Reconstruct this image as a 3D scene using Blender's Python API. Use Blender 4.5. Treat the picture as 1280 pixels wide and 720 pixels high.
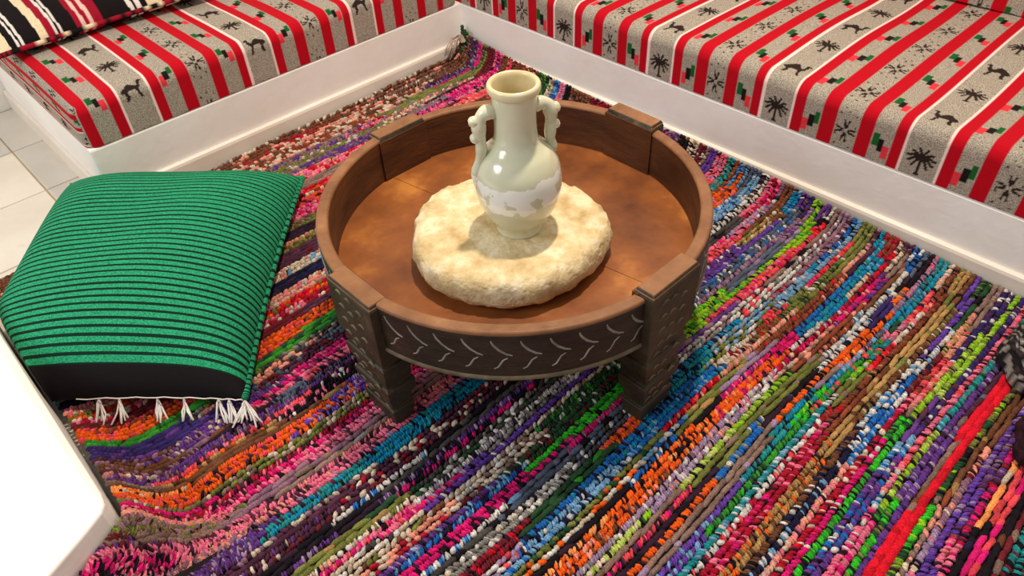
import bpy, math, random
import numpy as np
from mathutils import Vector, Matrix, noise
random.seed(7); rng = np.random.default_rng(7)
for o in list(bpy.data.objects): bpy.data.objects.remove(o)
SC = bpy.context.scene; COL = SC.collection
def W(a, b, z=0.0):
    """a = metres along the right-hand bench, b = metres along the left-hand bench, both from the inner corner"""
    return Vector((-b, -a, z))
# ---------------------------------------------------------------- camera, world, lights, exposure
cd = bpy.data.cameras.new('camera'); cam = bpy.data.objects.new('camera', cd); COL.objects.link(cam)
cx, cy, cz, yaw, pitch, roll, fpx = -1.4285, -1.7599, 1.0593, 0.8400, 0.7401, -0.0568, 927.58
fw = Vector((math.cos(pitch)*math.cos(yaw), math.cos(pitch)*math.sin(yaw), -math.sin(pitch)))
r0 = fw.cross(Vector((0, 0, 1))).normalized(); u0 = r0.cross(fw)
rr = math.cos(roll)*r0 + math.sin(roll)*u0; uu = -math.sin(roll)*r0 + math.cos(roll)*u0
cam.matrix_world = Matrix(((rr.x, uu.x, -fw.x, cx), (rr.y, uu.y, -fw.y, cy), (rr.z, uu.z, -fw.z, cz), (0, 0, 0, 1)))
cd.sensor_fit = 'HORIZONTAL'; cd.sensor_width = 36.0; cd.lens = 36.0*fpx/1280.0; cd.clip_start = 0.02
SC.camera = cam
wd = bpy.data.worlds.new('world'); SC.world = wd; wd.use_nodes = True
wd.node_tree.nodes['Background'].inputs[0].default_value = (1.0, 0.95, 0.89, 1); wd.node_tree.nodes['Background'].inputs[1].default_value = 0.45
def area(name, loc, target, size, power, col):
    l = bpy.data.lights.new(name, 'AREA'); l.shape = 'DISK'; l.size = size; l.energy = power; l.color = col
    o = bpy.data.objects.new(name, l); COL.objects.link(o); o.location = loc
    o.rotation_euler = (Vector(target)-Vector(loc)).to_track_quat('-Z', 'Y').to_euler(); return o
area('ceiling_lamp', W(0.95, 0.35, 2.5), W(0.98, 0.6, 0), 0.11, 50, (1.0, 0.85, 0.68))
area('window_light', W(0.35, 2.8, 1.7), W(0.6, 1.2, 0.1), 1.1, 26, (0.92, 0.96, 1.0))
SC.view_settings.view_transform = 'Standard'; SC.view_settings.look = 'None'
SC.view_settings.exposure = 0.0; SC.view_settings.gamma = 1.0; SC.view_settings.use_curve_mapping = False
# ---------------------------------------------------------------- helpers
def s2l(c):
    return tuple((x/255/12.92 if x/255 <= 0.04045 else ((x/255+0.055)/1.055)**2.4) for x in c)
ORG = {}
def org(p): return ORG.get(p.name, Vector((0, 0, 0))) if p else Vector((0, 0, 0))
def thing(name, loc, label, cat, group=None):
    o = bpy.data.objects.new(name, None); COL.objects.link(o); o.location = loc; o.empty_display_size = 0.05
    ORG[o.name] = Vector(loc); o['label'] = label; o['category'] = cat
    if group: o['group'] = group
    return o
def mk(name, V, F, mat, parent=None, smooth=False, col=None, uv=None, label=None):
    """one mesh object; V in world metres, stored relative to the parent thing's base"""
    V = np.asarray(V, dtype=np.float64).reshape(-1, 3) - np.array(org(parent))
    me = bpy.data.meshes.new(name)
    if isinstance(F, np.ndarray) and F.ndim == 2:
        n, k = F.shape
        me.vertices.add(len(V)); me.vertices.foreach_set('co', V.astype(np.float32).ravel())
        me.loops.add(n*k); me.loops.foreach_set('vertex_index', F.astype(np.int32).ravel())
        me.polygons.add(n); me.polygons.foreach_set('loop_start', np.arange(0, n*k, k, dtype=np.int32))
        me.update(calc_edges=True)
    else:
        me.from_pydata([tuple(v) for v in V], [], [tuple(int(i) for i in f) for f in F])
    me.validate()
    if smooth: me.polygons.foreach_set('use_smooth', [True]*len(me.polygons))
    if col is not None:
        at = me.color_attributes.new('Col', 'FLOAT_COLOR', 'POINT')
        at.data.foreach_set('color', np.asarray(col, dtype=np.float32).ravel())
    if uv is not None:
        ul = me.uv_layers.new(name='UVMap'); li = np.empty(len(me.loops), dtype=np.int32); me.loops.foreach_get('vertex_index', li)
        ul.data.foreach_set('uv', np.asarray(uv, dtype=np.float32)[li].ravel())
    me.materials.append(mat)
    o = bpy.data.objects.new(name, me); COL.objects.link(o)
    if parent: o.parent = parent; ORG[o.name] = org(parent)
    if label: o['label'] = label
    return o
def fixn(o):
    import bmesh
    bm = bmesh.new(); bm.from_mesh(o.data); bmesh.ops.recalc_face_normals(bm, faces=bm.faces); bm.to_mesh(o.data); bm.free(); return o
def bevel(o, w, seg=2):
    m = o.modifiers.new('bevel', 'BEVEL'); m.width = w; m.segments = seg; m.limit_method = 'ANGLE'; m.angle_limit = 0.6; return o
def box(name, lo, hi, mat, parent=None, bw=0, label=None):
    """lo, hi in (a, b, z)"""
    P = [W(a, b, z) for z in (lo[2], hi[2]) for a, b in ((lo[0], lo[1]), (hi[0], lo[1]), (hi[0], hi[1]), (lo[0], hi[1]))]
    F = [(0, 1, 2, 3), (7, 6, 5, 4), (0, 4, 5, 1), (1, 5, 6, 2), (2, 6, 7, 3), (3, 7, 4, 0)]
    o = fixn(mk(name, P, F, mat, parent, label=label))
    if bw: bevel(o, bw)
    return o
def prism(name, poly, z0, z1, mat, parent=None, bw=0):
    n = len(poly); P = [W(a, b, z) for z in (z0, z1) for a, b in poly]
    F = [tuple(range(n)), tuple(range(n, 2*n))] + [(i, (i+1) % n, n+(i+1) % n, n+i) for i in range(n)]
    o = fixn(mk(name, P, F, mat, parent))
    if bw: bevel(o, bw, 3)
    return o
def gridF(nu, nv, wrap=False, off=0):
    i, j = np.meshgrid(np.arange(nu if wrap else nu-1), np.arange(nv-1), indexing='ij')
    i2 = (i+1) % nu
    return np.stack([i*nv+j, i2*nv+j, i2*nv+j+1, i*nv+j+1], -1).reshape(-1, 4)+off
def tube(path, rad, n=8, closed_ends=True):
    path = [Vector(p) for p in path]; m = len(path); V = []; F = []
    rads = rad if hasattr(rad, '__len__') else [rad]*m
    up = Vector((0.3, 0.2, 1)).normalized()
    for k in range(m):
        t = (path[min(k+1, m-1)]-path[max(k-1, 0)]).normalized()
        s = t.cross(up)
        if s.length < 1e-3: s = t.cross(Vector((1, 0, 0)))
        s.normalize(); q = s.cross(t)
        for j in range(n):
            an = 2*math.pi*j/n; V.append(path[k]+(s*math.cos(an)+q*math.sin(an))*rads[k])
    for k in range(m-1):
        for j in range(n): F.append((k*n+j, k*n+(j+1) % n, (k+1)*n+(j+1) % n, (k+1)*n+j))
    if closed_ends: F.append(tuple(range(n))); F.append(tuple(range((m-1)*n, m*n)))
    return V, F
def join(parts):
    V = []; F = []
    for v, f in parts:
        k = len(V); V += list(v); F += [tuple(i+k for i in q) for q in f]
    return V, F
# ---------------------------------------------------------------- materials
def nt(name):
    m = bpy.data.materials.new(name); m.use_nodes = True
    return m, m.node_tree.nodes, m.node_tree.links, m.node_tree.nodes['Principled BSDF']
def mat(name, c1, c2=None, scale=8, rough=0.6, bump=0.0, bscale=60, detail=6, spec=0.4, stretch=None, ramp=(0.35, 0.65), c3=None, coat=0):
    m, N, L, B = nt(name); c2 = c2 or c1
    tc = N.new('ShaderNodeTexCoord'); mp = N.new('ShaderNodeMapping'); L.new(tc.outputs['Object'], mp.inputs[0])
    if stretch: mp.inputs['Scale'].default_value = stretch
    nz = N.new('ShaderNodeTexNoise'); nz.inputs['Scale'].default_value = scale; nz.inputs['Detail'].default_value = detail; nz.inputs['Roughness'].default_value = 0.6
    L.new(mp.outputs[0], nz.inputs['Vector'])
    cr = N.new('ShaderNodeValToRGB'); L.new(nz.outputs['Fac'], cr.inputs[0])
    cr.color_ramp.elements[0].position = ramp[0]; cr.color_ramp.elements[1].position = ramp[1]
    cr.color_ramp.elements[0].color = (*s2l(c1), 1); cr.color_ramp.elements[1].color = (*s2l(c2), 1)
    if c3:
        e = cr.color_ramp.elements.new(min(0.98, ramp[1]+0.13)); e.color = (*s2l(c3), 1)
    L.new(cr.outputs[0], B.inputs['Base Color']); B.inputs['Roughness'].default_value = rough; B.inputs['Specular IOR Level'].default_value = spec
    if coat: B.inputs['Coat Weight'].default_value = coat; B.inputs['Coat Roughness'].default_value = 0.12
    if bump:
        n2 = N.new('ShaderNodeTexNoise'); n2.inputs['Scale'].default_value = bscale; n2.inputs['Detail'].default_value = 5; L.new(mp.outputs[0], n2.inputs['Vector'])
        bp = N.new('ShaderNodeBump'); bp.inputs['Strength'].default_value = bump; bp.inputs['Distance'].default_value = 0.004
        L.new(n2.outputs['Fac'], bp.inputs['Height']); L.new(bp.outputs[0], B.inputs['Normal'])
    return m
def mat_attr(name, rough=0.9, speck=True, nscale=700, bump=0.3, lo=0.45, hi=1.35):
    """colour from the piece's own dye attribute, with thread-level speckle (attribute alpha = how mottled the weave is)"""
    m, N, L, B = nt(name)
    ca = N.new('ShaderNodeVertexColor'); ca.layer_name = 'Col'
    tc = N.new('ShaderNodeTexCoord'); nz = N.new('ShaderNodeTexNoise'); nz.inputs['Scale'].default_value = nscale; nz.inputs['Detail'].default_value = 2
    L.new(tc.outputs['Object'], nz.inputs['Vector'])
    mr = N.new('ShaderNodeMapRange'); mr.inputs[1].default_value = 0.35; mr.inputs[2].default_value = 0.65; mr.inputs[3].default_value = lo; mr.inputs[4].default_value = hi
    L.new(nz.outputs['Fac'], mr.inputs[0])
    mx = N.new('ShaderNodeMix'); mx.data_type = 'RGBA'; mx.blend_type = 'MULTIPLY'; L.new(ca.outputs['Alpha'], mx.inputs[0]); L.new(ca.outputs['Color'], mx.inputs[6]); L.new(mr.outputs[0], mx.inputs[7])
    L.new(mx.outputs[2], B.inputs['Base Color']); B.inputs['Roughness'].default_value = rough; B.inputs['Specular IOR Level'].default_value = 0.15
    bp = N.new('ShaderNodeBump'); bp.inputs['Strength'].default_value = bump; bp.inputs['Distance'].default_value = 0.001
    L.new(nz.outputs['Fac'], bp.inputs['Height']); L.new(bp.outputs[0], B.inputs['Normal'])
    return m
M_plaster = mat('white_plaster', (238, 232, 226), (246, 242, 238), 5, 0.75, 0.25, 45)
M_cream = mat('cream_skirting', (230, 217, 203), (240, 231, 220), 6, 0.5, 0.1, 40)
M_wall = mat('wall_plaster', (232, 226, 216), (242, 238, 230), 3, 0.85, 0.2, 30)
M_tile = mat('pale_marble', (206, 198, 184), (222, 215, 203), 4, 0.28, 0, c3=(190, 180, 166), ramp=(0.3, 0.62))
M_grout = mat('grout', (190, 172, 140), (206, 190, 158), 20, 0.9)
M_woodout = mat('dark_aged_wood', (34, 28, 19), (52, 45, 32), 14, 0.42, 0.5, 60, stretch=(1, 1, 3), c3=(78, 70, 52))
M_woodleg = mat('grey_brown_wood', (42, 35, 23), (68, 58, 40), 18, 0.5, 0.7, 70, c3=(106, 96, 70))
M_woodin = mat('brown_inner_wood', (62, 34, 18), (94, 54, 28), 9, 0.5, 0.3, 50, stretch=(1, 1, 4), c3=(112, 70, 42))
M_woodrim = mat('worn_rim_wood', (118, 76, 46), (148, 102, 66), 16, 0.5, 0.3, 70, c3=(172, 130, 92))
M_tray = mat('orange_tray_wood', (92, 48, 24), (146, 84, 38), 6, 0.42, 0.3, 40, ramp=(0.30, 0.55), c3=(190, 122, 56), detail=9)
M_scratch = mat('pale_carving', (112, 106, 96), (158, 152, 140), 40, 0.8)
M_beadwood = mat('worn_edge_wood', (86, 74, 54), (124, 110, 84), 30, 0.6, 0.4, 80)
M_stone = mat('cream_stone', (186, 158, 108), (214, 192, 146), 26, 0.85, 1.0, 90, ramp=(0.3, 0.5), c3=(234, 219, 184), detail=9)
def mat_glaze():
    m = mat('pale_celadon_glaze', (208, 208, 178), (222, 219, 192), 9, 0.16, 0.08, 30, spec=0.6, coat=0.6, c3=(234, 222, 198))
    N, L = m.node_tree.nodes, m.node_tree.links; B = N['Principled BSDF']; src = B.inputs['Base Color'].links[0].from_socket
    tc = N.new('ShaderNodeTexCoord'); n = N.new('ShaderNodeTexNoise'); n.inputs['Scale'].default_value = 34; n.inputs['Detail'].default_value = 6; L.new(tc.outputs['Object'], n.inputs['Vector'])  # near-white patches painted into the belly glaze in place of window reflections
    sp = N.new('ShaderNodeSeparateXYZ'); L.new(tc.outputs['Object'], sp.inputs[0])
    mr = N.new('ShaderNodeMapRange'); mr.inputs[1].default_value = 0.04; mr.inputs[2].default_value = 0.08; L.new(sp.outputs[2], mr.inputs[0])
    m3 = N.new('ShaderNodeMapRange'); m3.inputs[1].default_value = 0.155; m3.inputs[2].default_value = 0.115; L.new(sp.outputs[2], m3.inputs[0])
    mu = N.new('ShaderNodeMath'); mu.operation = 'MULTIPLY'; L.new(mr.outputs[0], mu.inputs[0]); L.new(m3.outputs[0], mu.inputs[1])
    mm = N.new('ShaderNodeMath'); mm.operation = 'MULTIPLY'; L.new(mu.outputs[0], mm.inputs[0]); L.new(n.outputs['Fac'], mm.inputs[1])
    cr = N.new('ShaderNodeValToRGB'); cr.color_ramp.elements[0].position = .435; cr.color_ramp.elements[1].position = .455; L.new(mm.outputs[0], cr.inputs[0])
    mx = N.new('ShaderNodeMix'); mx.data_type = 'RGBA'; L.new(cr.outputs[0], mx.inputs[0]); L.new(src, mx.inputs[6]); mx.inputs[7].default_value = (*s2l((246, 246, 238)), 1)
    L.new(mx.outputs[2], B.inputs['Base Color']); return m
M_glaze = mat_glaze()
M_glazerim = mat('yellowed_rim_glaze', (210, 192, 144), (224, 214, 178), 18, 0.25, spec=0.5)
M_thread = mat('white_thread', (214, 208, 202), (236, 232, 226), 60, 0.9)
M_tuft = mat('taupe_thread', (150, 126, 112), (196, 176, 160), 60, 0.9)
M_backing = mat('dark_rug_warp', (26, 18, 22), (46, 30, 34), 80, 0.95)
M_rag = mat_attr('rag_cotton', 0.92, nscale=420, bump=0.6, lo=0.5, hi=1.25)
M_fabric = mat_attr('woven_bench_fabric', 0.9, nscale=520, bump=0.25)
M_kilim = mat_attr('striped_wool', 0.95, nscale=420, bump=0.35, lo=0.7, hi=1.2)
# ---------------------------------------------------------------- structure: floor, walls
FB = 0.0
fl = box('floor', (-1.6, -0.9, -0.06), (3.0, 3.2, -0.004), M_grout); fl['kind'] = 'structure'
TS = 0.272; tme = None
for i in range(-4, 9):
    for j in range(-4, 6):
        a0 = -0.255+i*TS; b0 = 1.222+j*TS
        if a0 < -0.64 and b0+TS < -0.6: continue
        if (b0+TS < 0.01) or (a0+TS < 0.01 and b0+TS < 1.14): continue
        if tme is None:
            h = TS/2-0.0022
            t = box('tile', (-h, -h, -0.02), (h, h, 0.0), M_tile, fl, 0.0015); tme = t
        else:
            t = tme.copy(); COL.objects.link(t); t.parent = fl
        t.location = W(a0+TS/2, b0+TS/2, 0.0)
wl = box('wall_left', (-0.86, -0.9, 0), (-0.80, 2.6, 2.5), M_wall); wl['kind'] = 'structure'
wr = box('wall_right', (-0.80, -0.9, 0), (3.0, -0.84, 2.5), M_wall); wr['kind'] = 'structure'
# ---------------------------------------------------------------- built-in bench bases
def skirt(parent, pts, outdir_pts):
    """skirting with a small rounded ledge; pts = wall line, outdir_pts = front line (a, b)"""
    prof = [(0.0, 0.0), (1.0, 0.0), (1.0, 0.052), (0.85, 0.0585), (0.55, 0.061), (0.0, 0.0605)]
    V = []; n = len(prof)
    for (pa, pb), (qa, qb) in zip(pts, outdir_pts):
        for t, z in prof: V.append(W(pa+(qa-pa)*t, pb+(qb-pb)*t, z))
    F = []
    for k in range(len(pts)-1):
        for j in range(n): F.append((k*n+j, k*n+(j+1) % n, (k+1)*n+(j+1) % n, (k+1)*n+j))
    F += [tuple(range(n)), tuple(range((len(pts)-1)*n, len(pts)*n))]
    return fixn(mk('skirting', V, F, M_cream, parent))
D = 0.012
br = thing('masonry_bench', W(0.9, -0.4, 0), 'white plastered masonry bench base running along the right behind the table', 'bench')
box('bench_body', (-0.798, -0.838, 0), (2.6, -D, 0.175), M_plaster, br, 0.006)
skirt(br, [(-D, -D), (2.6, -D)], [(0.0, 0.0), (2.6, 0.0)])
bl = thing('masonry_bench', W(-0.4, 0.6, 0), 'white plastered masonry bench base on the left ending beside the green cushion', 'bench')
box('bench_body', (-0.798, -D-0.008, 0), (-D, 1.129, 0.175), M_plaster, bl, 0.006)
skirt(bl, [(-D, -D), (-D, 1.129), (-0.798, 1.129)], [(0.0, 0.0), (0.0, 1.139), (-0.798, 1.139)])
bk = thing('low_wall_block', W(0.6, 1.8, 0), 'bright white plaster block in the lower left corner beside the rug', 'block')
foot = [(0.15, 1.471), (0.925, 1.471), (0.945, 1.4735), (0.957, 1.483), (0.972, 1.51), (0.998, 1.565), (1.004, 1.6), (1.004, 2.3), (0.15, 2.3)]
prism('block_body', foot, 0, 0.1745, M_plaster, bk, 0.004)
prism('edge_strip', [(0.15, 1.4705), (0.925, 1.4705), (0.944, 1.473), (0.938, 1.4765), (0.90, 1.481), (0.15, 1.488)], 0.168, 0.1755, M_cream, bk, 0.002)
# ---------------------------------------------------------------- woven bench fabric (a stripe pattern with camels, palms, stars and step blocks)
PER = 0.3237
C_red = s2l((184, 4, 26)); C_gr = s2l((166, 156, 142)); C_wh = s2l((240, 214, 206)); C_dk = s2l((44, 32, 28)); C_gn = s2l((24, 92, 40)); C_pk = s2l((222, 56, 66)); C_bk = s2l((26, 20, 20))
CAMEL = np.array([(-.95, -.05), (-.8, .25), (-.55, .45), (-.3, .78), (-.05, .85), (.15, .6), (.35, .3), (.5, .35), (.58, .75), (.6, 1.0), (.8, 1.05), (1.0, .9), (.98, .75), (.8, .75), (.78, .4), (.68, 0), (.52, -.15), (.56, -.6), (.72, -.98), (.48, -.98), (.34, -.5), (.25, -.15), (-.3, -.1), (-.42, -.35), (-.32, -.6), (-.5, -.98), (-.76, -.98), (-.62, -.55), (-.72, -.22), (-.85, -.3)])
def inpoly(x, y, poly):
    r = np.zeros(x.shape, bool); n = len(poly); j = n-1
    for i in range(n):
        xi, yi = poly[i]; xj, yj = poly[j]
        c = ((yi > y) != (yj > y)) & (x < (xj-xi)*(y-yi)/(yj-yi+1e-12)+xi); r ^= c; j = i
    return r
def seg(x, y, ax, ay, bx, by):
    dx, dy = bx-ax, by-ay; t = np.clip(((x-ax)*dx+(y-ay)*dy)/(dx*dx+dy*dy), 0, 1)
    return np.hypot(x-ax-t*dx, y-ay-t*dy)
def palm(x, y):
    d = seg(x, y, 0, -1, 0.02, .2)-.10
    d = np.minimum(d, seg(x, y, -.18, -1, .18, -1)-.07)
    for sx in (-1, 1):
        for (mx, my, ex, ey) in ((.16, .75, .3, 1.0), (.45, .62, .75, .72), (.55, .42, 1.0, .3), (.5, .2, .9, -.1), (.32, .02, .55, -.42)):
            d = np.minimum(d, np.minimum(seg(x, y, 0, .2, sx*mx, my), seg(x, y, sx*mx, my, sx*ex, ey))-.10)
    return d < 0
def star(x, y):
    d = np.full(x.shape, 9.0)
    for k in range(8):
        an = math.radians(22.5+45*k+(9 if k % 2 else -9)); c, s = math.cos(an), math.sin(an)
        d = np.minimum(d, seg(x, y, .3*c, .3*s, 1.0*c, 1.0*s)-.1)
    return d < 0
def fabric(t, s, t0, s0):
    """dye colour at t (across the stripes) and s (along them); motifs every 0.13 m, camels at s0 + even multiples"""
    t, s = np.broadcast_arrays(np.asarray(t, float), np.asarray(s, float))
    kt = np.floor((t-t0)/PER+0.5); tt = (t-t0)-kt*PER; at = np.abs(tt)
    C = np.empty(t.shape+(4,)); C[..., :3] = C_gr; C[..., 3] = 1.0
    def put(mask, c, sp=0.35): C[mask, :3] = c; C[mask, 3] = sp
    ks = np.floor((s-s0)/0.13+0.5); ss = s-s0-ks*0.13; even = (ks.astype(int) % 2) == 0; face = np.where(kt.astype(int) % 2 == 0, -1, 1)
    z = at < 0.034
    put(z & even & inpoly(tt*face/0.0285, ss/0.026, CAMEL), C_dk, .5)
    put(z & ~even & palm(tt/0.027, (ss)/0.028), C_dk, .5)
    put((at >= .034) & (at < .040), C_wh, .2); put((at >= .040) & (at < .0635), C_red, .2)
    sb = ss-0.004
    put((at >= .0655) & (at < .079) & (np.abs(sb+.012) < .0145), C_pk, .3)
    put((at >= .078) & (at < .0905) & (np.abs(sb) < .0145), C_bk, .3)
    put((at >= .0905) & (at < .1025) & (np.abs(sb-.012) < .0145), C_gn, .3)
    put((at >= .105) & (at < .136), C_red, .2)
    st = at-PER/2; sgn = np.where(tt > 0, st, -st)
    z = at >= .136; s2 = ss-0.010
    put(z & star(sgn/.0215, s2/.025), C_dk, .5)
    for dx, dy in ((.0, .045), (.017, .038), (-.017, .038), (.009, .055), (-.009, .055), (.02, .058), (-.02, .058), (0., -.045), (.016, -.036), (-.016, -.036), (.02, .012), (-.02, -.012)):
        put(z & (np.abs(sgn-dx)+np.abs(s2-dy) < .0032), C_dk, .4)
    return C
def padded(name, parent, lo, hi, tax, t0, s0, front, cells, r=0.03, sag=0.004, ends=(True, True), zdir=False):
    """rounded foam block covered in fabric. lo/hi in (a, b, z); tax = axis (0/1) along the bench; front = sign side of the visible front"""
    dax = 1-tax; T = cells
    dep = np.linspace(lo[dax], hi[dax], int((hi[dax]-lo[dax])/0.0027)+2); zz = np.linspace(lo[2], hi[2], int((hi[2]-lo[2])/0.0027)+2)
    fr = hi[dax]; bkk = lo[dax]
    Vs = []; Cs = []; Fs = []; off = 0
    def add(P, C):
        nonlocal off
        nu, nv = P.shape[:2]; Vs.append(P.reshape(-1, 3)); Cs.append(C.reshape(-1, 4)); Fs.append(gridF(nu, nv, off=off)); off += nu*nv
    def pts(t, d, z):
        t, d, z = np.broadcast_arrays(t, d, z); P = np.empty(t.shape+(3,)); P[..., tax] = t; P[..., dax] = d; P[..., 2] = z; return P
    tg = T[:, None]
    add(pts(tg, dep[None], hi[2]), fabric(tg, -dep[None], t0, s0))
    add(pts(tg, fr, zz[None]), fabric(tg, -fr-(hi[2]-zz[None]), t0, s0))
    add(pts(tg, bkk, zz[None][:, ::6]), fabric(tg, -bkk+(hi[2]-zz[None][:, ::6]), t0, s0))
    add(pts(T[::8][:, None], dep[None][:, ::8], lo[2]), fabric(T[::8][:, None], -dep[None][:, ::8], t0, s0))
    for e, sg in ((T[0], -1), (T[-1], 1)):
        add(pts(e, dep[:, None], zz[None]), fabric(e+sg*2.0*(hi[2]-zz[None]), -dep[:, None], t0, s0))
    P = np.concatenate(Vs); lo_, hi_ = np.array(lo, float), np.array(hi, float)
    inner = np.clip(P, lo_+np.array([r, r, 0.002]), hi_-r); d = P-inner; ln = np.linalg.norm(d, axis=1, keepdims=True); P = inner+d*(r/np.maximum(ln, 1e-9))
    P[:, 2] = np.maximum(P[:, 2], lo[2])
    # gentle hollows between the stripes of a used foam pad
    w = (P[:, 2]-lo[2])/(hi[2]-lo[2]); P[:, 2] += sag*w*(np.sin(P[:, tax]*9.1+1.3*np.sin(P[:, dax]*7))+0.6*np.sin(P[:, dax]*13+P[:, tax]*5))
    XYZ = np.stack([-P[:, 1], -P[:, 0], P[:, 2]], 1)
    o = mk(name, XYZ, np.concatenate(Fs), M_fabric, parent, True, np.concatenate(Cs))
    fixn(o); return o
cellR = np.concatenate([np.arange(-0.79, -0.03, 0.012), np.arange(-0.03, 1.80, 0.0027), np.arange(1.80, 2.5, 0.012)])
cellL = np.concatenate([np.arange(-0.008, 0.1, 0.008), np.arange(0.1, 1.129, 0.0027), [1.129]])
mr_ = thing('bench_mattress', W(0.9, -0.4, 0.175), 'red and grey striped camel-pattern mattress on the right bench behind the table', 'mattress', 'camel-pattern mattresses')
padded('cover', mr_, (cellR[0], -0.70, 0.1755), (cellR[-1], -D, 0.289), 0, 1.3945, 0.063, 1, cellR)
ml = thing('bench_mattress', W(-0.4, 0.6, 0.175), 'red and grey striped camel-pattern mattress on the left bench under the black striped cushion', 'mattress', 'camel-pattern mattresses')
padded('cover', ml, (-0.70, cellL[0], 0.1755), (-D, cellL[-1], 0.289), 1, 0.986, 0.0, 1, cellL)
cb = thing('back_cushion', W(0.9, -0.72, 0.29), 'red and grey striped backrest cushion at the top right edge, standing on the right mattress', 'cushion')
cellB = np.concatenate([np.arange(-0.6, 1.1, 0.012), np.arange(1.1, 1.75, 0.0035), np.arange(1.75, 2.4, 0.012)])
padded('cover', cb, (cellB[0], -0.83, 0.292), (cellB[-1], -0.635, 0.62), 0, 1.3945, 0.03, 1, cellB, 0.04)
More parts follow.
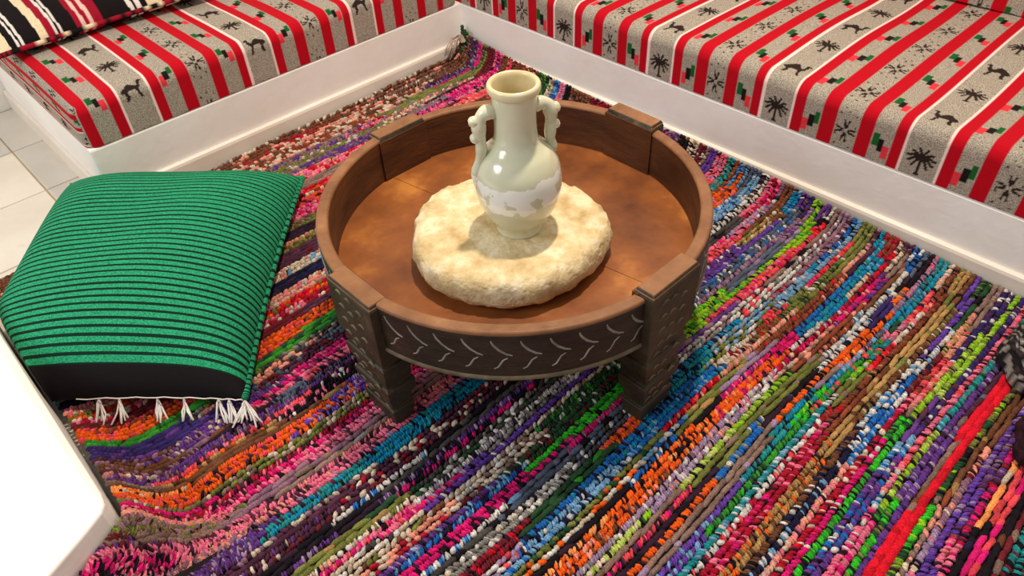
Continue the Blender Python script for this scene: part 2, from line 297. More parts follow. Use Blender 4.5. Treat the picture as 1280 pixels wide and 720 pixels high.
# ---------------------------------------------------------------- rag rug
PAL = [s2l(c) for c in ((60,45,110),(105,60,140),(110,70,175),(86,46,68),(52,32,50),(150,110,130),(184,154,192),(240,120,150),(225,30,120),(240,80,90),(224,22,44),(175,25,50),(112,34,44),(245,100,30),(250,160,90),(185,145,90),(118,74,50),(142,72,48),(236,216,192),(242,236,230),(142,137,132),(142,114,104),(74,70,68),(28,22,30),(32,32,64),(36,108,190),(132,182,222),(22,140,184),(40,144,148),(60,150,50),(56,196,44),(150,200,40),(122,126,62),(44,80,50),(208,226,112),(88,98,118),(232,152,132))]
PAL = [np.array(p)*(.78 if k in (18, 19, 6, 26, 34) else .95) for k, p in enumerate(PAL)]
SAMPLES = """0.750,1.318,k,0,1,0; 0.785,1.321,b,1,5,18; 0.811,1.303,k,4,3; 0.810,1.325,b,3,5; 0.828,1.343,b,1,5,3; 0.840,1.317,b,9,7,3; 0.853,1.338,s,15,13,16;
0.873,1.339,k,16,15,21; 0.889,1.342,b,13,13,9; 0.895,1.310,b,13,9,3; 0.917,1.322,s,32,18,21; 0.949,1.277,b,8,7,12; 0.960,1.292,b,7,7,8;
0.978,1.293,k,5,21; 1.002,1.307,b,7,36,3; 1.035,1.274,b,28,27,3; 1.022,1.370,b,1,6,3; 1.054,1.285,s,3,18,5; 1.067,1.267,k,3,5; 1.087,1.271,s,3,18,12;
1.072,1.331,b,3,1,18; 1.103,1.272,k,23,4; 1.117,1.281,b,1,6,4; 1.132,1.282,k,32,32,15; 1.148,1.284,b,18,19,36; 0.904,1.409,b,13,9,16;
0.940,1.427,b,11,7,3; 0.977,1.436,k,21,5; 1.000,1.407,b,7,36,3; 1.037,1.398,b,1,6,3; 0.964,1.111,b,7,5,3; 0.994,1.132,k,21,20; 1.007,1.106,b,7,36,3;
1.027,1.155,b,7,6,3; 1.046,1.109,b,27,27,28; 1.046,1.169,b,28,27; 1.069,1.141,s,3,18,11; 1.095,1.135,b,19,25,26; 1.117,1.151,k,23,24;
1.117,1.176,k,4,23; 1.121,1.115,b,1,23,6; 1.130,1.061,b,8,23; 1.102,1.027,k,23,22; 1.105,0.974,k,22,23; 1.134,1.135,k,33,32; 1.143,1.180,k,32,15;
1.145,1.098,s,22,19,33; 1.137,0.957,s,22,19,20; 1.148,1.175,b,18,19,32; 1.164,1.047,b,19,6,20; 1.170,1.067,b,8,7,6; 1.178,0.994,b,2,1,19;
1.166,1.169,b,7,9,8; 1.190,1.110,s,18,32,16; 1.199,1.013,s,18,19,21; 1.204,1.155,s,36,11,18; 1.183,1.210,s,18,19,22; 1.221,1.184,b,1,26,6;
1.224,1.124,b,1,26,3; 1.233,1.044,b,25,23,26; 1.231,1.021,b,25,24,26; 1.242,1.129,b,8,8,23; 1.248,1.157,b,8,23,8; 1.265,1.124,b,19,25,26;
1.279,1.126,k,22,23; 1.294,1.100,b,20,19; 1.289,1.154,b,20,19,18; 1.311,1.106,b,12,10,11; 1.340,1.098,s,6,9,19; 1.173,0.886,s,20,19,22;
1.178,0.867,b,2,1,0; 1.210,0.922,s,18,21,12; 1.209,0.837,b,33,19,29; 1.251,0.833,b,30,29,30; 1.228,0.918,b,33,19,12; 1.255,0.898,b,8,23,3;
1.265,0.804,b,8,8,5; 1.257,0.969,b,8,3,23; 1.264,0.937,k,35,22,26; 1.278,0.968,k,35,23; 1.292,0.948,b,19,20; 1.293,0.848,s,22,19,35;
1.306,0.941,k,12,4; 1.309,0.798,b,13,9,12; 1.314,0.914,k,33,29; 1.332,0.863,b,25,27,24; 1.336,0.806,b,25,27,28; 1.340,0.732,b,27,25,26;
1.345,0.993,b,26,19,24; 1.347,1.048,b,26,19,25; 1.360,0.943,s,32,13,33; 1.366,0.817,k,32,33; 1.373,0.899,s,18,13,19; 1.381,0.848,b,25,19,23;
1.371,0.758,s,26,25,19; 1.385,0.895,k,23,4; 1.389,0.821,k,23,16; 1.396,0.896,b,13,13,23; 1.399,0.941,b,14,13,23; 1.395,0.776,b,13,14,23;
1.412,0.898,b,13,36,16; 1.420,0.943,b,6,19,20; 1.425,0.867,b,6,19,5; 1.440,0.967,b,34,18; 1.444,0.890,b,31,31,33; 1.453,0.840,b,31,34,32;
1.446,0.917,k,21,32; 1.459,0.932,b,9,8,3; 1.467,0.919,k,4,23; 1.482,0.904,b,13,13,4; 1.497,0.900,k,21,6; 1.510,0.898,b,2,26,1; 1.247,0.472,b,31,29,32;
1.260,0.442,b,9,8,7; 1.268,0.517,k,1,5; 1.284,0.493,s,19,20,5; 1.300,0.547,b,27,26,24; 1.314,0.455,s,26,19,20; 1.323,0.428,s,32,19,26;
1.345,0.470,b,18,19,11; 1.315,0.584,b,28,24,27; 1.339,0.367,b,9,10,33; 1.347,0.423,b,17,10,32; 1.384,0.343,b,17,12,16; 1.397,0.312,b,25,27,24;
1.360,0.541,b,36,18,15; 1.358,0.583,b,10,36,9; 1.346,0.626,b,25,27,26; 1.378,0.657,k,32,15; 1.385,0.483,k,6,5; 1.398,0.420,b,8,8,11;
1.392,0.550,k,23,3; 1.398,0.544,b,8,7,1; 1.417,0.401,b,19,23,20; 1.414,0.505,b,13,9,12; 1.427,0.338,b,11,8,18; 1.393,0.620,k,23,4;
1.408,0.613,b,13,14,8; 1.405,0.695,b,13,14,23; 1.432,0.535,b,19,6,7; 1.434,0.695,b,6,36,19; 1.436,0.443,s,36,18,21; 1.447,0.364,k,17,36;
1.442,0.494,b,31,31,33; 1.449,0.624,b,31,34,32; 1.445,0.711,b,34,31,18; 1.463,0.497,k,32,21; 1.460,0.663,k,32,21; 1.475,0.517,b,25,19,24;
1.475,0.627,b,25,19,20; 1.478,0.377,b,19,26,24; 1.476,0.469,k,23,4; 1.477,0.568,k,4,23; 1.482,0.357,k,0,35,23; 1.495,0.452,b,13,13,23;
1.495,0.551,b,13,13,16; 1.500,0.373,b,13,14,23; 1.502,0.413,k,21,6; 1.495,0.636,k,21,6; 1.499,0.494,b,27,28,24; 1.507,0.603,b,28,27,24;
1.514,0.417,b,27,26,25; 1.514,0.487,b,30,31,28; 1.521,0.604,b,29,30,33; 1.525,0.438,b,29,9,28; 1.530,0.516,b,28,27,19; 1.534,0.611,b,28,26,19;
1.529,0.480,b,19,10,18; 1.544,0.589,b,19,9,11; 1.558,0.582,b,11,7,8; 1.540,0.432,k,32,15,21; 1.545,0.494,b,11,17,10; 1.561,0.523,b,17,16,11;
1.562,0.457,k,17,16; 1.575,0.598,b,15,13,16; 1.578,0.514,k,15,32; 1.593,0.568,b,16,24,19; 1.606,0.568,b,24,19,26; 1.625,0.589,b,36,7,18;
1.567,0.421,k,15,16; 1.580,0.457,b,16,32,18; 1.601,0.461,b,19,26,25; 1.609,0.438,b,25,19,26; 1.616,0.373,b,19,25,18; 1.608,0.493,b,19,24,25;
1.619,0.535,b,25,26,19; 1.627,0.513,k,21,16; 1.637,0.418,k,21,16; 1.634,0.461,b,11,7,8; 1.638,0.369,b,36,9,7; 1.631,0.531,b,11,10,18;
1.640,0.585,b,8,19,11; 1.644,0.443,b,30,29,33; 1.652,0.339,b,31,34,32; 1.645,0.532,b,30,29,23; 1.660,0.450,k,1,6,3; 1.667,0.341,b,0,19,3;
1.664,0.589,b,1,25,19; 1.661,0.472,b,26,19,25; 1.673,0.607,b,25,26,19; 1.680,0.446,b,7,9,23; 1.679,0.305,b,7,9,12; 1.675,0.558,b,7,36,19;
1.683,0.662,b,7,8,19; 1.692,0.381,b,28,26,33; 1.695,0.322,b,28,33,20; 1.693,0.434,b,34,32,31; 1.694,0.526,b,31,32,34; 1.702,0.667,b,30,33,32;
1.699,0.627,b,33,29,23; 1.706,0.413,b,1,6,35; 1.709,0.491,b,1,2,6; 1.713,0.638,b,1,2,0; 1.715,0.327,k,3,1,35; 1.716,0.373,k,21,16;
1.722,0.540,k,21,16; 1.731,0.483,r,10,10; 1.730,0.321,r,10,10; 1.728,0.617,r,10,10; 1.733,0.707,r,10,10; 1.743,0.464,b,33,31,23;
1.742,0.386,b,32,31,33; 1.744,0.626,b,30,33,31; 1.742,0.709,b,33,31,32; 1.752,0.434,k,16,15,17; 1.747,0.541,s,16,18,21; 1.756,0.626,s,21,18,36;
1.761,0.314,k,16,17; 1.760,0.454,b,12,11,16; 1.771,0.451,b,36,5,12; 1.768,0.553,b,5,36,18; 1.768,0.638,b,6,7,18; 1.789,0.433,b,1,3,5;
1.782,0.539,b,2,1,6; 1.779,0.662,b,2,1,0; 1.799,0.396,b,8,11,3; 1.793,0.528,b,8,11,3; 1.790,0.616,b,7,8,17; 1.808,0.507,k,14,18;
1.800,0.594,b,17,11,18; 1.804,0.566,k,18,19; 1.815,0.544,k,23,24; 1.812,0.595,k,23,24; 1.825,0.522,k,9,8; 1.823,0.595,k,8,9; 1.835,0.518,k,23,16;
1.835,0.560,k,23,16; 1.854,0.541,k,12,21; 1.860,0.587,b,28,12,23; 1.842,0.505,k,23,16; -0.042,-0.023,b,21,18,5; 0.020,-0.014,k,33,32,22;
0.029,-0.043,k,33,32; 0.072,-0.040,b,3,1,20; 0.093,-0.057,b,8,1,5; 0.146,-0.044,k,12,4; 0.207,-0.040,b,16,17,32; 0.271,-0.040,b,16,17,9;
0.310,-0.037,b,36,16,17; 0.370,-0.020,b,33,32,29; 0.398,-0.027,b,18,32,20; 0.416,-0.025,b,25,26; 0.428,-0.036,b,7,6; 0.453,-0.040,k,23,4;
0.484,-0.051,b,16,21,17; 0.535,-0.047,b,16,17,21; 0.561,-0.045,b,11,12; 0.682,-0.036,b,12,1; 0.792,-0.031,b,8,1,6; 0.821,-0.029,b,5,1;
0.854,-0.030,k,23,16; 0.887,-0.020,b,18,15,23; 0.907,-0.010,b,12,18; 0.936,0.003,b,21,18; 0.949,0.004,b,2,1; 0.941,-0.004,b,2,1; 0.965,0.002,b,7,6,9;
1.002,0.033,b,28,33,20; 1.012,0.024,b,17,13,16; 1.008,-0.011,b,16,22; 1.029,-0.017,b,25,26,20; 1.055,-0.015,k,35,22; 1.032,0.082,b,13,17,7;
1.061,0.116,b,26,25,19; 1.096,0.096,b,19,23,20; 1.093,0.146,b,19,23,16; 1.113,0.150,k,22,23; 1.054,-0.027,b,26,35; 1.103,0.042,b,7,9,7;
1.136,0.228,b,7,9,8; 1.142,0.286,b,9,7,12; 1.121,0.013,b,11,8,7; 1.132,0.133,b,6,19,7; 1.136,-0.001,b,5,19,1; 1.180,0.250,b,2,1,19;
1.170,0.310,b,1,19,2; 1.170,0.131,s,15,18,32; 1.159,-0.010,k,16,17; 1.170,0.075,b,16,15,18; 1.174,-0.024,b,27,25,26; 1.195,0.051,b,35,25,19;
1.196,0.004,b,1,19,6; 1.216,0.077,b,5,1,6; 1.210,-0.021,k,0,1,3; 1.232,0.159,k,35,6; 1.231,0.007,b,31,31,29; 1.245,0.116,b,31,29,31;
1.238,0.256,s,18,32,21; 1.245,0.308,b,31,29,34; 1.242,0.384,b,31,30,32; 1.246,-0.007,k,1,5; 1.264,0.055,b,10,9,10; 1.268,0.147,b,9,10,8;
1.261,0.225,b,9,36,7; 1.262,0.310,b,9,8,7; 1.263,0.034,b,23,19,20; 1.277,0.097,k,21,23; 1.264,-0.012,s,20,19,18; 1.286,0.151,s,19,20,5;
1.290,0.246,s,19,5,20; 1.286,0.325,s,19,22,9; 1.298,0.001,k,5,6; 1.312,0.106,b,5,3,19; 1.309,0.209,b,5,11,19; 1.320,0.003,b,25,23,26;
1.330,0.100,b,26,19,35; 1.325,0.175,b,27,26,19; 1.324,0.270,b,26,19,20; 1.344,0.107,b,9,10,19; 1.339,0.209,b,9,8,19; 1.346,0.033,k,32,33,15;
1.357,0.094,k,32,15; 1.353,0.197,b,32,18,33; 1.348,0.276,b,32,33,19; 1.378,0.144,k,36,17; 1.382,0.197,b,17,12,36; 1.373,0.252,b,17,10,16;
1.320,0.046,b,25,23,19; 1.348,0.021,k,32,33; 1.376,0.047,b,36,5,18; 1.380,0.142,b,36,21; 1.375,0.005,k,3,5; 1.383,0.091,k,3,12; 1.387,0.174,k,12,17;
1.384,-0.013,b,27,28,25; 1.403,0.092,b,27,26,28; 1.404,0.223,b,27,25,28; 1.406,-0.013,b,11,17; 1.420,0.066,b,10,11,12; 1.429,0.190,b,11,10,12;
1.430,0.027,b,18,21,16; 1.416,0.193,b,18,36,16; 1.440,0.007,b,3,5,4; 1.442,0.122,b,1,8,3; 1.438,0.208,b,8,1,36; 1.449,0.078,k,21,16;
1.454,0.175,k,16,15; 1.455,0.303,b,17,36,18; 1.469,0.030,b,25,19,23; 1.471,0.076,b,19,23,20; 1.470,0.151,b,19,20,26; 1.465,0.269,b,19,26,35;
1.476,-0.007,k,35,4; 1.487,0.099,k,23,4; 1.487,0.197,k,0,4,35; 1.485,0.300,k,0,23,35; 1.500,0.058,b,5,7,6; 1.495,0.137,b,13,14,21;
1.497,0.289,b,13,13,23; 1.494,0.377,b,13,13,17; 1.514,0.017,b,28,27,35; 1.521,0.094,b,28,27,26; 1.511,0.191,b,27,35,26; 1.514,0.296,b,35,26,7;
1.511,0.376,b,26,7,19; 1.522,0.156,b,27,28,33; 1.530,0.241,b,7,19,6; 1.519,0.226,k,33,28; 1.530,0.304,b,28,29,9; 1.530,0.380,b,31,29,19;
1.533,0.009,b,18,9,36; 1.537,0.141,b,9,10,36; 1.542,0.238,b,18,19,7; 1.541,0.309,b,10,9,18; 1.545,0.080,b,17,16; 1.552,0.195,b,17,16,12;
1.550,0.293,b,17,16; 1.550,0.369,b,17,16,15; 1.561,0.056,k,15,32; 1.567,0.181,k,15,32; 1.569,0.298,k,15,32; 1.575,0.079,k,16,23;
1.577,0.163,b,16,32,18; 1.579,0.273,b,16,32,18; 1.578,0.032,k,2,1,0; 1.592,0.140,k,2,1; 1.596,0.210,b,2,1,19; 1.604,0.078,b,19,26,25;
1.610,0.213,b,19,26,18; 1.599,0.292,b,19,24,26; 1.602,0.018,b,33,32,23; 1.611,0.114,k,33,23; 1.619,0.164,b,36,15,33; 1.628,0.256,b,9,11,17;
1.619,0.317,b,12,24,17; 1.624,0.042,k,21,5; 1.634,0.133,k,21,3,36; 1.631,0.215,b,36,9,15; 1.639,0.104,b,0,3,19; 0.275,0.744,s,17,12,18;
0.299,0.759,s,9,13,12; 0.349,0.801,s,7,9,8; 0.370,0.832,s,32,21,16; 0.407,0.855,k,4,12; 0.433,0.871,s,36,18,15; 0.442,0.893,s,32,16,15;
0.476,0.907,k,3,12; 0.528,0.931,s,18,26,36; 0.534,0.982,k,24,4; 0.583,0.950,s,36,7,18; 0.608,0.966,s,10,13,32; 0.617,1.010,s,11,7,18;
0.649,0.993,k,3,8,12; 0.649,1.030,k,12,17; 0.665,1.040,s,13,9,17; 0.686,1.067,s,13,13,9; 0.702,1.005,k,29,33; 0.734,1.011,s,22,32,20;
0.740,1.107,s,36,18,22; 0.754,1.060,s,3,35,12; 0.790,1.026,b,8,7,3; 0.809,1.074,b,7,9,3; 0.814,1.112,b,35,24,3; 0.858,1.059,b,23,19,7;
0.900,1.060,b,2,6,13; 0.043,0.637,s,17,18,11; 0.053,0.513,s,36,17,18; 0.064,0.381,s,16,18,36; 0.036,0.209,b,21,18,16; 0.044,0.096,b,16,21,17;
0.118,0.570,s,21,1,5; 0.122,0.466,s,5,11,7; 0.127,0.356,s,21,36,18; 0.105,0.265,k,32,21,20; 0.108,0.111,k,32,22,33; 0.169,0.257,b,5,20,18;
0.196,0.264,b,7,8,6; 0.176,0.170,b,8,1,7; 0.165,0.096,b,8,7; 0.214,0.279,k,12,16; 0.216,0.167,b,9,7,36; 0.093,0.592,s,17,36,18;
0.147,0.653,s,32,21,18; 0.166,0.609,s,1,5,21; 0.204,0.666,s,7,36,10; 0.245,0.717,k,21,36,5; 0.268,0.743,s,10,13,9; 0.780,1.470,s,5,16,3;
0.800,1.470,k,16,5; 0.820,1.470,s,18,1,36; 0.838,1.470,b,1,3,5; 0.853,1.470,k,21,20; 0.866,1.470,k,16,22; 0.878,1.470,b,14,18,13;
0.892,1.470,b,13,13,9; 0.908,1.470,b,29,33,30; 0.924,1.470,b,8,11,8; 0.938,1.470,b,7,7,3; 0.950,1.470,k,36,7; 0.960,1.470,k,5,21;
0.970,1.470,b,32,21,16; 0.980,1.470,b,12,3,1; 0.989,1.470,b,7,3,7; 1.000,1.470,b,8,7,23; 1.012,1.470,b,5,36; 1.025,1.470,b,1,6;
0.016,0.120,s,16,21,18; 0.030,0.120,s,16,36,17; 0.016,0.300,s,16,21,18; 0.030,0.300,s,16,36,17; 0.016,0.500,s,16,21,18; 0.030,0.500,s,16,36,17;
0.016,0.700,s,16,21,18; 0.030,0.700,s,16,36,17; 0.016,0.900,s,16,21,18; 0.030,0.900,s,16,36,17; 0.016,1.100,s,16,21,18; 0.030,1.100,s,16,36,17;
0.016,1.300,s,16,21,18; 0.030,1.300,s,16,36,17; 0.016,1.450,s,16,21,18; 0.030,1.450,s,16,36,17"""
sm = [x.strip().split(',') for x in SAMPLES.replace('\n', ' ').split(';')]
SA = np.array([float(x[0]) for x in sm]); SB = np.array([float(x[1]) for x in sm]); ST = [x[2] for x in sm]; SP = [[int(k) for k in x[3:]] for x in sm]
def sst(x): x = np.clip(x, 0, 1); return x*x*(3-2*x)
def rise(a): return np.interp(a, [0, .05, .25, .6, .9, 1.1, 1.35, 1.6, 2.0], [.085, .075, .058, .052, .05, .044, .028, .012, .01])
def bend(a): return np.interp(a, [0, .94, .956, .97, .985, 1.012, 1.018, 1.03, 2.2], [1.459, 1.459, 1.464, 1.485, 1.515, 1.572, 1.61, 1.78, 1.80])
def blockdist(a, b):
    fa = np.interp(b, [1.471, 1.483, 1.51, 1.565, 1.6], [.945, .957, .972, .998, 1.004])
    da = np.maximum(a-fa, 0); db = np.maximum(1.471-b, 0)
    return np.hypot(da, db)
def rug_pt(a, q):
    """row at a, q = length along the row from the right bench -> world (rug top surface)"""
    u = np.clip(q/0.10, 0, 1); H = rise(a)
    b = np.where(q < 0.10, 0.010+0.07*u**1.7, 0.08+(q-0.10))
    z = 0.010+H*(1-u)**1.7
    aa = a+0.05*sst((b-0.85)/0.55)*np.exp(-np.maximum(a, 0)/0.28)+0.006*np.sin(2.6*b+2.1*a)*sst(a/0.15)+0.003*np.sin(9*b+4*a)*sst(a/0.1)
    z = z+0.024*np.exp(-np.maximum(aa-0.012, 0)/0.025)*(1-sst((b-.2)/.6)*0.6)
    dk = np.maximum(blockdist(aa, b)-.012, 0)
    z = z+np.interp(aa, [0, .5, .65, .8, .88, .95, 3], [0, 0, .045, .075, .105, .128, .128])*(1-.35*sst((b-1.52)/.2))*np.exp(-(dk/.040)**1.6)
    z = z+.018*np.exp(-((aa-.88)**2+(b-1.30)**2)/.006)
    z = z+0.0035*np.sin(11*b+3*aa)*np.sin(7*aa+2*b)
    return np.stack([-b, -aa, z], -1)
rug = thing('rag_rug', W(0.9, 0.7, 0), 'multicoloured woven rag rug covering the floor under the carved table', 'rug')
PITCH = 0.0106; rows = [(a, 0.0) for a in np.arange(0.016, 1.995, PITCH)]
rows += [(a, 1.36) for a in np.arange(0.944, 1.04, .0036) if min(abs(a-r[0]) for r in rows) > .0017]     # turned-up part beside the block
# one rag knot: a low dome of 13 points
an8 = np.arange(6)*2*np.pi/6
DOME = np.concatenate([np.stack([np.cos(an8), np.sin(an8), np.full(6, -0.55)], 1), np.stack([0.82*np.cos(an8), 0.82*np.sin(an8), np.full(6, 0.55)], 1), [[0, 0, 1.0]]])
DFq = [(i, (i+1) % 6, 6+(i+1) % 6, 6+i) for i in range(6)]; DFt = [(6+i, 6+(i+1) % 6, 12) for i in range(6)]
dfl = np.array([x for f in DFq for x in f]+[x for f in DFt for x in f]); dfs = np.array([4*i for i in range(6)]+[24+3*i for i in range(6)])
for ri, (a, q0) in enumerate(rows):
    qend = float(bend(a))+0.02; ja = a+rng.normal(0, 0.0022); slant = rng.choice([-1, 1]); amp = rng.uniform(0.25, 0.6)
    q = q0; Q = []; LN = []; WD = []; HT = []; SL = []; CO = []; seqc = 0; prev = -1
    while q < qend:
        b = q-0.02
        d = np.abs(SA-ja)+0.055*np.abs(SB-b); k = int(np.argmin(d)); ty = ST[k]; pc = SP[k]; seqc += 1
        if ty == 'b':
            # short rag ends lying across the row, one colour alternating with the next
            ln = rng.uniform(.0019, .0037); wd = rng.uniform(.0056, .0078); ht = rng.uniform(.0028, .0062); sl = slant*amp+rng.normal(0, .2)
            c = pc[0] if (rng.random() < .62 or len(pc) < 2) else pc[rng.integers(1, len(pc))]
            if c in (18, 19) and pc[0] not in (18, 19) and rng.random() < .45: c = pc[0]
            if rng.random() < .07: c = 23 if rng.random() < .5 else 4
            if c in (18, 19) and rng.random() < .3: ln *= 2.0; wd *= .7
            st_ = ln*1.55
        elif ty == 's':
            c = pc[0] if rng.random() < .5 else pc[rng.integers(1, len(pc))]
            ln = rng.uniform(.004, .0095); wd = rng.uniform(.0034, .0050); ht = rng.uniform(.0036, .0066); sl = slant*.4+rng.normal(0, .2); st_ = ln*1.3
        elif ty == 'r':
            ln = .02; wd = .0082; ht = .0052; sl = 0; c = pc[0]; st_ = ln*.6
        else:
            ln = rng.uniform(.009, .024); wd = rng.uniform(.0048, .0058); ht = rng.uniform(.0036, .0052); sl = slant*.08
            c = pc[0] if rng.random() < .75 else pc[rng.integers(0, len(pc))]; st_ = ln*1.2
        if q < .075 or q > qend-.05: ln = min(ln, .006); st_ = min(st_, .0085)
        Q.append(q); LN.append(ln); WD.append(wd); HT.append(ht); SL.append(sl)
        CO.append(PAL[c]*rng.uniform(.66, 1.16))
        if q < .11 or q > 1.3:
            dq = rug_pt(np.array([a]), np.array([q+.002]))-rug_pt(np.array([a]), np.array([q])); st_ /= max(1.0, float(np.linalg.norm(dq))/.002)
        q += st_
    if len(Q) < 4: continue
    Q = np.array(Q); n = len(Q); LN, WD, HT, SL = map(np.array, (LN, WD, HT, SL)); CO = np.array(CO)
    aj = a+rng.normal(0, .0010, n)
    P0 = rug_pt(aj, Q); TX = rug_pt(aj, Q+.004)-rug_pt(aj, np.maximum(Q-.004, 0)); TX /= np.linalg.norm(TX, axis=1, keepdims=True)
    TA = rug_pt(aj+.004, Q)-rug_pt(aj-.004, Q); WD = WD*np.clip(np.linalg.norm(TA, axis=1)/.008, 1, 1.35); TA -= TX*(TA*TX).sum(1, keepdims=True); TA /= np.linalg.norm(TA, axis=1, keepdims=True)
    NN = np.cross(TA, TX); NN *= np.sign(NN[:, 2:3]+1e-9)
    c, s = np.cos(SL)[:, None], np.sin(SL)[:, None]; EX = TX*c+TA*s; EY = -TX*s+TA*c
    V = P0[:, None]+DOME[None, :, 0:1]*(EX*LN[:, None])[:, None]+DOME[None, :, 1:2]*(EY*WD[:, None])[:, None]+DOME[None, :, 2:3]*(NN*HT[:, None])[:, None]
    V = V.reshape(-1, 3)-np.array(org(rug)); V[:, 2] = np.maximum(V[:, 2], 0.0015)
    me = bpy.data.meshes.new('rag_strip'); me.vertices.add(n*13); me.vertices.foreach_set('co', V.astype(np.float32).ravel())
    me.loops.add(n*42); me.loops.foreach_set('vertex_index', (dfl[None]+13*np.arange(n)[:, None]).astype(np.int32).ravel())
    me.polygons.add(n*12); me.polygons.foreach_set('loop_start', (dfs[None]+42*np.arange(n)[:, None]).astype(np.int32).ravel())
    me.polygons.foreach_set('use_smooth', np.ones(n*12, bool)); me.update(calc_edges=True)
    at = me.color_attributes.new('Col', 'FLOAT_COLOR', 'POINT'); cc = np.ones((n, 13, 4), np.float32); cc[:, :, :3] = CO[:, None]; cc[:, :, 3] = .8
    at.data.foreach_set('color', cc.ravel()); me.materials.append(M_rag)
    o = bpy.data.objects.new('rag_strip', me); COL.objects.link(o); o.parent = rug
# backing sheet under the strips
ua = np.linspace(.012, 1.99, 100); uq = np.linspace(0, 1, 90)
A2, Q2 = np.meshgrid(ua, uq, indexing='ij'); Q2 = Q2*(bend(A2)+.01); G = rug_pt(A2, Q2); G[..., 2] = np.maximum(G[..., 2]-.005, .001)
mk('rug_backing', G.reshape(-1, 3), gridF(100, 90), M_backing, rug, True)
tf = []
for k in range(12):
    da, db = rng.uniform(-.012, .012), rng.uniform(-.012, .012)
    tf.append(tube([W(.03+da*.7, .025+db*.7, .075), W(.022+da*.7, .028+db*.7, .092+rng.uniform(-.006, .006)), W(.018+da, .048+db, .088), W(.022+da*1.5, .075+db*1.5, .06+rng.uniform(-.01, .01))], .0018, 5))
mk('corner_tuft', *join(tf), M_tuft, rug, True)
# ---------------------------------------------------------------- carved tray table
TC = (0.976, 0.711); ZF = 0.222; ZT = 0.313; ZB = 0.209; RO = 0.340; RI = 0.319
tb = thing('tray_table', W(TC[0], TC[1], 0), 'low round carved wooden tray table with four legs standing on the rag rug', 'table')
def pol(r, an, z): return W(TC[0]+r*math.cos(an), TC[1]+r*math.sin(an), z)
LW = 0.057; LA = LW/RO
# tray floor planks with narrow cracks
edges = [-0.34, -0.012, 0.34]; rot = math.atan2(-.015, .09)
RF = RI+0.004
for e0, e1 in zip(edges[:-1], edges[1:]):
    lo_, hi_ = max(e0+.0004, -RF*.999), min(e1-.0004, RF*.999)
    ys = np.linspace(lo_, hi_, 22); right = [(math.sqrt(max(RF*RF-y*y, 0)), y) for y in ys]; left = [(-x, y) for x, y in right[::-1]]
    poly = [(TC[0]+x*math.cos(rot)-y*math.sin(rot), TC[1]+x*math.sin(rot)+y*math.cos(rot)) for x, y in right+left]
    prism('tray_plank', poly, ZF-.016, ZF+rng.uniform(-.0006, .0006), M_tray, tb)
for q in range(4):
    c0 = q*math.pi/2; a0, a1 = c0+LA-.01, c0+math.pi/2-LA+.01; n = 40
    def ring(prof, m, name, parent, smooth=True):
        V = []; F = []; k = len(prof)
        for i in range(n+1):
            an = a0+(a1-a0)*i/n
            for r, z in prof: V.append(pol(r, an, z))
        for i in range(n):
            for j in range(k): F.append((i*k+j, i*k+(j+1) % k, (i+1)*k+(j+1) % k, (i+1)*k+j))
        F += [tuple(range(k)), tuple(range(n*k, (n+1)*k))]
        o = fixn(mk(name, V, F, m, parent)); bevel(o, .002); return o
    pn = ring([(RI+.008, ZB), (RO-.003, ZB), (RO, ZB+.004), (RO, ZT-.006), (RI+.008, ZT-.006)], M_woodout, 'rim_panel', tb)
    ring([(RI, ZB+.01), (RI+.009, ZB+.01), (RI+.009, ZT-.004), (RI, ZT-.004)], M_woodin, 'inner_face', pn)
    ring([(RI-.0005, ZT-.007), (RO+.0005, ZT-.007), (RO-.001, ZT-.001), (RO-.004, ZT), (RI+.003, ZT), (RI, ZT-.002)], M_woodrim, 'worn_edge', pn)
    ring([(RO-.002, ZB+.004), (RO+.002, ZB+.005), (RO+.0028, ZB+.009), (RO+.002, ZB+.013), (RO-.002, ZB+.014)], M_beadwood, 'bead', pn)
    # incised leaf marks: upper and lower stroke of each chevron, each its own shallow sliver
    nm = int((a1-a0)*RO/.041)
    for i in range(nm):
        ac = a0+(a1-a0)*(i+.5)/nm
        for (pts_, w) in ((((-.006, .088), (-.002, .078), (.006, .068), (.016, .0605), (.024, .058)), .0040), (((-.004, .030), (.002, .033), (.006, .040), (.010, .048), (.017, .053)), .0030)):
            V = []; F = []; m_ = len(pts_)
            for k, (t, z) in enumerate(pts_):
                ww = w*math.sin(math.pi*(k+.6)/(m_+.2))**.7
                an = ac-t/RO+0*.0
                dz = (pts_[min(k+1, m_-1)][1]-pts_[max(k-1, 0)][1]); dt = (pts_[min(k+1, m_-1)][0]-pts_[max(k-1, 0)][0]); l = math.hypot(dz, dt)
                nt_, nz_ = -dz/l, dt/l
                V += [pol(RO-.001, an-nt_*ww/RO, ZB+z+nz_*ww), pol(RO+.0012, an, ZB+z), pol(RO-.001, an+nt_*ww/RO, ZB+z-nz_*ww)]
            for k in range(m_-1):
                F += [(3*k, 3*k+1, 3*k+4, 3*k+3), (3*k+1, 3*k+2, 3*k+5, 3*k+4), (3*k+2, 3*k, 3*k+3, 3*k+5)]
            F += [(0, 1, 2), (3*m_-3, 3*m_-2, 3*m_-1)]
            fixn(mk('carved_stroke', V, F, M_scratch, pn))
